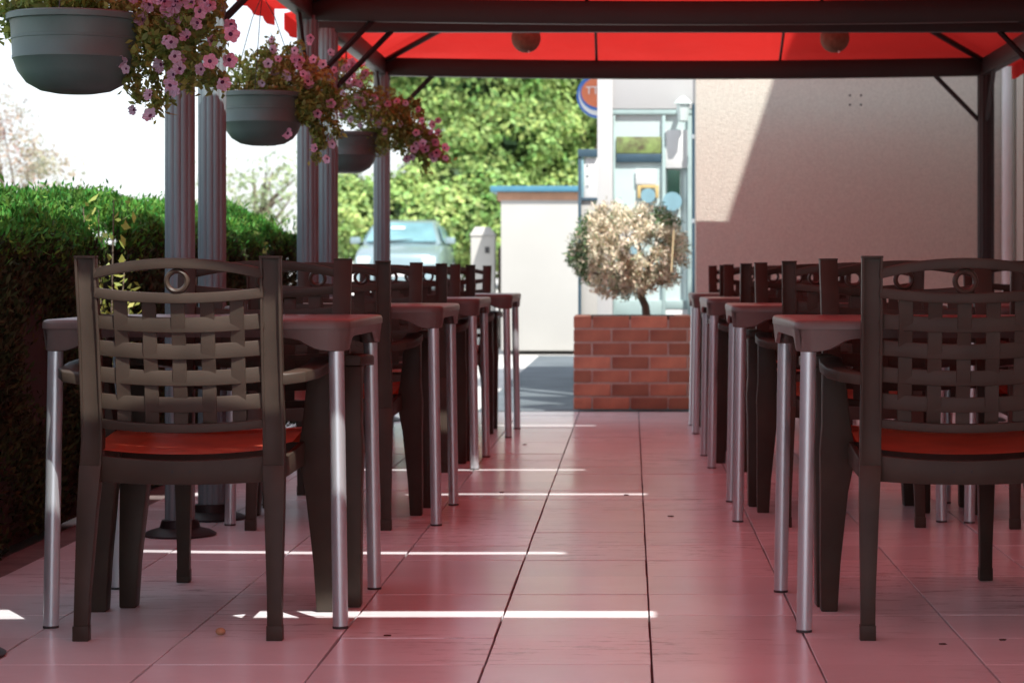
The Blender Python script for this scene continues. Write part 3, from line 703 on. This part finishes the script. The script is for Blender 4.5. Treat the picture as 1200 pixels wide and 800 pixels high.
def rf(n, cx, cy, rx, ry, sc=(.7, 1.1), mv=.3):
    return [(random.gauss(cx, rx), random.gauss(cy, ry), random.uniform(*sc), 2 if random.random() < mv else 0) for _ in range(n)]
random.seed(3)
basket((-1.44, 5.97, 1.512), 'nearest grey green hanging pot, cut by the picture top, pink petunias trailing right',
  [(60, 5, 55, 14, 700, 0), (110, -8, 50, 22, 500, 0), (165, 10, 40, 26, 650, 1), (195, 30, 34, 26, 600, 1), (195, 45, 30, 24, 450, 0), (225, 8, 34, 20, 400, 0)],
  [[(150, 20), (185, 55), (210, 85), (226, 100)], [(160, 20), (200, 60), (240, 98), (262, 98)], [(150, 40), (150, 80), (165, 115), (205, 120)], [(160, 60), (185, 100), (183, 135)], [(15, 10), (6, 35), (16, 38)], [(200, 40), (240, 60), (265, 62)], [(200, 25), (235, 38), (272, 45)], [(210, 60), (245, 85), (270, 100)]],
  [(277, 44, 1.0, 0), (277, 33, .8, 0), (272, 72, .9, 0), (254, 76, .9, 0), (268, 100, .9, 2), (252, 50, .7, 0), (210, 105, 1, 2), (192, 78, .9, 2), (213, 92, .7, 2), (185, 115, .7, 2), (184, 138, .9, 2), (166, 132, .6, 2), (240, 17, .9, 0), (236, 30, .8, 0), (210, 10, 1, 0), (212, 22, .9, 0), (205, 52, .7, 2), (224, 46, .8, 0), (245, 4, 1, 2), (170, 3, .9, 0), (190, 1, .9, 0), (150, 75, .7, 2), (158, 85, .6, 2), (4, 35, .7, 2)]+rf(16, 205, 10, 24, 14)+rf(8, 215, 60, 18, 26, (.6, .9), .7), 11)
basket((-1.43, 8.93, 1.54), 'grey green hanging pot in the middle, yellowish foliage and mauve petunias spilling right',
  [(305, 90, 34, 26, 800, 0), (330, 95, 34, 26, 700, 1), (352, 95, 34, 26, 700, 1), (365, 120, 28, 20, 500, 0), (345, 130, 22, 16, 400, 0), (300, 105, 30, 12, 350, 1)],
  [[(330, 110), (340, 140), (328, 158)], [(350, 120), (372, 150), (382, 172)], [(340, 80), (335, 60), (352, 52)], [(310, 80), (318, 55), (320, 46)], [(370, 130), (376, 160), (372, 190)], [(350, 90), (385, 100), (402, 125)], [(345, 100), (380, 125), (398, 160)]],
  [(342, 90, 1.05, 2), (364, 97, 1.1, 0), (341, 158, 1.0, 0), (325, 155, .8, 2), (376, 135, .8, 0), (322, 60, .8, 2), (355, 73, .9, 0), (349, 62, .7, 2), (390, 122, .9, 0), (373, 175, .8, 0), (392, 170, .8, 2), (388, 188, .8, 2), (320, 48, .6, 2), (330, 72, .7, 0), (312, 100, .7, 2)]+rf(14, 352, 80, 24, 14, (.6, .95), .5), 12)
basket((-1.43, 11.55, 1.545), 'farthest dark hanging pot with dense pink petunias, in front of the last fluted post',
  [(410, 120, 28, 22, 700, 0), (440, 130, 34, 24, 800, 0), (465, 150, 30, 22, 700, 0), (455, 135, 26, 20, 500, 1), (485, 168, 24, 14, 450, 0), (410, 90, 24, 14, 350, 1), (440, 165, 26, 16, 300, 0)],
  [[(400, 110), (396, 85), (402, 72)], [(470, 150), (500, 160), (522, 185)], [(480, 170), (496, 185), (500, 200)], [(385, 140), (378, 165), (374, 185)], [(460, 130), (490, 120), (495, 140)], [(450, 130), (490, 150), (515, 165)], [(455, 150), (492, 178), (528, 188)]],
  [(393, 121, 1.0, 0), (409, 125, 1.0, 0), (425, 121, 1.35, 0), (401, 136, .9, 0), (412, 100, 1, 0), (425, 100, .9, 0), (446, 147, .9, 2), (454, 156, .9, 0), (456, 123, .9, 0), (405, 82, .9, 0), (395, 84, .9, 2), (411, 80, .8, 0), (430, 112, .8, 2), (442, 116, .9, 0), (436, 138, .9, 2), (425, 147, .8, 2), (492, 130, .8, 0), (497, 143, .8, 0), (494, 154, .8, 0), (512, 168, .9, 0), (513, 180, 1.05, 0), (508, 183, 1, 0), (524, 186, .8, 0), (479, 187, .95, 0), (490, 170, .7, 2), (388, 170, .9, 2), (390, 186, .9, 2), (370, 170, .7, 0), (368, 182, .7, 2), (375, 130, .8, 0)]+rf(12, 412, 88, 14, 9)+rf(14, 498, 165, 14, 16)+rf(12, 440, 130, 26, 18, (.6, .95), .5), 13)

# ---------------------------------------------------------------- trees
def tree(name, label, base, h, trunk_r, crowns, m, leaf, branches=14, dark=None, group=None, dens=1., spread=1., jit=1.0, cl=70, lj=1.0):
    t = thing(name, label, 'tree', base, group=group); mb = MB(); th = min(c[0][2] for c in crowns)
    mb.tube([(0, 0, 0), (.04*h*.2, 0, th*.5), (0, 0, th)], [trunk_r*1.25, trunk_r, trunk_r*.8], 12)
    for k in range(branches):
        c, r, n = crowns[k % len(crowns)]; e = Vector(c)+Vector(RNG.uniform(-.8, .8, 3))*Vector(r).length*.45*spread
        b = Vector((0, 0, th*RNG.uniform(.6, 1))); mid = b.lerp(e, .5)+Vector(RNG.normal(size=3))*.08*h*.3
        mb.tube([b, mid, e], [trunk_r*.45, trunk_r*.26, trunk_r*.06], 6)
    mb.build('trunk', M['bark'], t); P = []; Nn = []
    for c, r, n in crowns:
        k = max(1, int(n/cl)); cc = blob(k, c, r, .45); v = (cc-np.array(c))/np.array(r)
        off = RNG.normal(size=(k*cl, 3)); off /= np.linalg.norm(off, axis=1)[:, None]; q_ = RNG.uniform(.55, 1.1, (k*cl, 1)); P.append(np.repeat(cc, cl, 0)+off*q_*leaf*jit*np.array((2.7, 2.7, 1.9))); Nn.append(off+np.array([0, -.15, .45])+.25*np.repeat(v, cl, 0)+RNG.normal(size=off.shape)*.35)
    P = np.concatenate(P); Nn = np.concatenate(Nn)
    leaves('crown', P, RNG.uniform(.7, 1.4, len(P))*leaf, m, t, aspect=.62, face=Nn)
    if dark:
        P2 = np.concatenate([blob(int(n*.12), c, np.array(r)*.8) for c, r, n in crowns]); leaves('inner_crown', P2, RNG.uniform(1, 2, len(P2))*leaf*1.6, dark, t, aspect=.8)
    return t
RNG = np.random.default_rng(5)
g = 'broad green trees behind the car'
def big(x, y, w, label, seed):
    global RNG; RNG = np.random.default_rng(seed); cr = []
    for k in range(11):
        a = RNG.uniform(-1, 1, 3); cr.append(((a[0]*w*.62, a[1]*1.2, 3.6+a[2]*2.3), (1.2, 1.1, .95), 7000))
    for k in range(4): cr.append((((k-1.5)*w*.42, -.9, 1.45), (1.0, .9, .85), 5600))
    tree('broad_tree', label, (x, y, .45), 6, .2, cr, M['tree'], .135, jit=1.3, cl=120, dark=M['treeshade'], group=g)
big(-3.9, 49, 1.9, 'bright green tree beyond the parked car, right of the last fluted post', 21)
big(-1.5, 51, 2.6, 'tall bright green tree rising behind the cream outbuilding', 22)
big(1.8, 53, 2.4, 'green tree mostly hidden behind the shop building', 23)
RNG = np.random.default_rng(6)
tree('round_bush', 'small round dark green tree left of the parked car, behind the last fluted post', (-6.15, 49, .5), 3, .08, [((0, 0, 1.75), (.62, .6, .75), 5000), ((.2, 0, 1.2), (.5, .5, .5), 2500)], M['tree'], .09, dark=M['treeshade'])
RNG = np.random.default_rng(8)
tree('russet_tree', 'thin russet leaved tree above the hedge at the left edge', (-8.3, 31, 0), 3.4, .06,
     [((-.3, 0, 2.35), (.75, .6, .6), 2000), ((.35, 0, 2.05), (.55, .5, .45), 1200), ((-.4, 0, 3.0), (.5, .4, .45), 900), ((0, 0, 1.5), (.9, .5, .35), 1800)], M['russet'], .05, branches=20, jit=2.2)
tree('bare_branched_tree', 'pale open tree with forked bare branches seen between two fluted posts', (-6.35, 39, .3), 3.4, .16,
     [((-.45, 0, 1.75), (.55, .5, .45), 420), ((.45, 0, 1.95), (.6, .5, .5), 420), ((0, 0, 2.3), (.7, .5, .5), 300), ((.6, 0, 1.4), (.5, .4, .3), 300)], M['palegreen'], .085, branches=11, spread=1.0, jit=2.5)

# ---------------------------------------------------------------- parked car (front toward the viewer)
q = thing('parked_car', 'silver blue car parked facing the viewer, its windscreen showing between chairs and tree', 'car', (-4.5, 44, .455))
cp = M['carpaint']
def sec(y, hw, zl, zh, n=7, round_=.12):
    pts = []
    pts += [(-hw*.94, y, zl), (-hw, y, zl+.15), (-hw, y, zh-.22), (-hw*.96, y, zh-.07), (-hw*.80, y, zh), (-hw*.3, y, zh+.02), (hw*.3, y, zh+.02), (hw*.80, y, zh), (hw*.96, y, zh-.07), (hw, y, zh-.22), (hw, y, zl+.15), (hw*.94, y, zl)]
    return pts
MB().loft([sec(0, .62, .30, .62), sec(.05, .76, .24, .72), sec(.25, .82, .22, .80), sec(.8, .85, .22, .90), sec(1.15, .86, .22, .97), sec(2.4, .86, .22, .98), sec(3.6, .85, .24, .99), sec(3.95, .80, .28, .95), sec(4.05, .70, .34, .85)]).build('body', cp, q, bevel=.012)
def cab(y, hb, ht, zb_, zt): return [(-hb, y[0], zb_), (-ht, y[1], zt-.03), (-ht*.85, y[1], zt), (ht*.85, y[1], zt), (ht, y[1], zt-.03), (hb, y[0], zb_)]
MB().loft([[(-.76, 1.10, .95), (-.60, 1.72, 1.36), (-.52, 1.80, 1.40), (.52, 1.80, 1.40), (.60, 1.72, 1.36), (.76, 1.10, .95)],
           [(-.79, 2.3, .95), (-.64, 2.3, 1.40), (-.54, 2.3, 1.445), (.54, 2.3, 1.445), (.64, 2.3, 1.40), (.79, 2.3, .95)],
           [(-.78, 3.75, .95), (-.60, 3.35, 1.34), (-.52, 3.3, 1.39), (.52, 3.3, 1.39), (.60, 3.35, 1.34), (.78, 3.75, .95)]]).build('cabin', cp, q, bevel=.01)
o = MB().prism([(-.69, 1.085, .985), (.69, 1.085, .985), (.555, 1.655, 1.355), (-.555, 1.655, 1.355)], (0, -.012, .018)).build('windscreen', M['carglass'], q, smooth=False)
for s_ in (-1, 1):
    MB().prism([(s_*.795, 1.45, 1.0), (s_*.80, 3.4, 1.0), (s_*.66, 3.15, 1.31), (s_*.655, 1.9, 1.31)], (s_*.012, 0, .004)).build('side_window', M['carglass'], q, smooth=False)
    mr = MB().box((s_*.93, 1.35, 1.02), (.20, .09, .13)).build('mirror', cp, q, bevel=.025)
    MB().box((s_*.62, .045, .62), (.26, .10, .15)).build('headlight', M['light'], q, bevel=.03)
    MB().tube([(s_*.05-.35, 1.02, 1.0), (s_*.05-.35+.52, 1.12, 1.035)], .009, 6).build('wiper', M['cord'], q)
    for yw in (.85, 3.3):
        w = MB().tube([(s_*.72, yw, .30), (s_*.88, yw, .30)], .30, 28).build('wheel', M['rubber'], q, bevel=.02); MB().tube([(s_*.865, yw, .30), (s_*.89, yw, .30)], .18, 20).build('rim', M['alu'], w)
MB().box((0, -.01, .42), (.9, .05, .16)).build('grille', M['rubber'], q, bevel=.01)
MB().box((0, -.045, .36), (.5, .01, .11)).build('number_plate', M['paper'], q)
MB().box((0, .02, .27), (1.5, .14, .16)).build('bumper', cp, q, bevel=.03)
MB().box((-.10, 1.44, 1.27), (.26, .006, .075), Matrix.Rotation(-.9, 4, 'X')).build('sun_sticker', M['paper'], q)
MB().tube([(.0, 2.0, 1.42), (0, 2.1, 1.85)], .006, 5).build('antenna', M['cord'], q)

# ---------------------------------------------------------------- small things on the floor
p = Vector((-.965, 5.41, .008)); o = MB().sphere((0, 0, 0), (.012, .011, .009), 12).build('pebble', M['pebble']); o.location = p; tag(o, 'small orange brown pebble on the tiles behind the nearest hedge-side chair', 'pebble')
random.seed(9)
spots = [(615, 521), (734, 580), (588, 577), (786, 605), (455, 745), (1175, 750), (1105, 755), (640, 640), (848, 690), (905, 760), (700, 700)]
for i, (x, y) in enumerate(spots[:7]):
    z = 2295/(y-319); o = MB().loft([[(.010*math.cos(k*PI/3)*random.uniform(.6, 1.3), .006*math.sin(k*PI/3)*random.uniform(.6, 1.3), h) for k in range(6)] for h in (0, .003)]).build('leaf_crumb', M['crumb'])
    o.location = ((x-740)*z/2700, z, .0006); tag(o, 'tiny dark leaf crumb '+['in the aisle near the asphalt', 'in the middle of the aisle', 'beside the second hedge-side table leg', 'beside the second wall-side table', 'beside the nearest hedge-side table leg', 'at the right edge of the picture', 'right of the nearest wall-side chair leg'][i], 'debris', 'leaf crumbs scattered on the tiles')
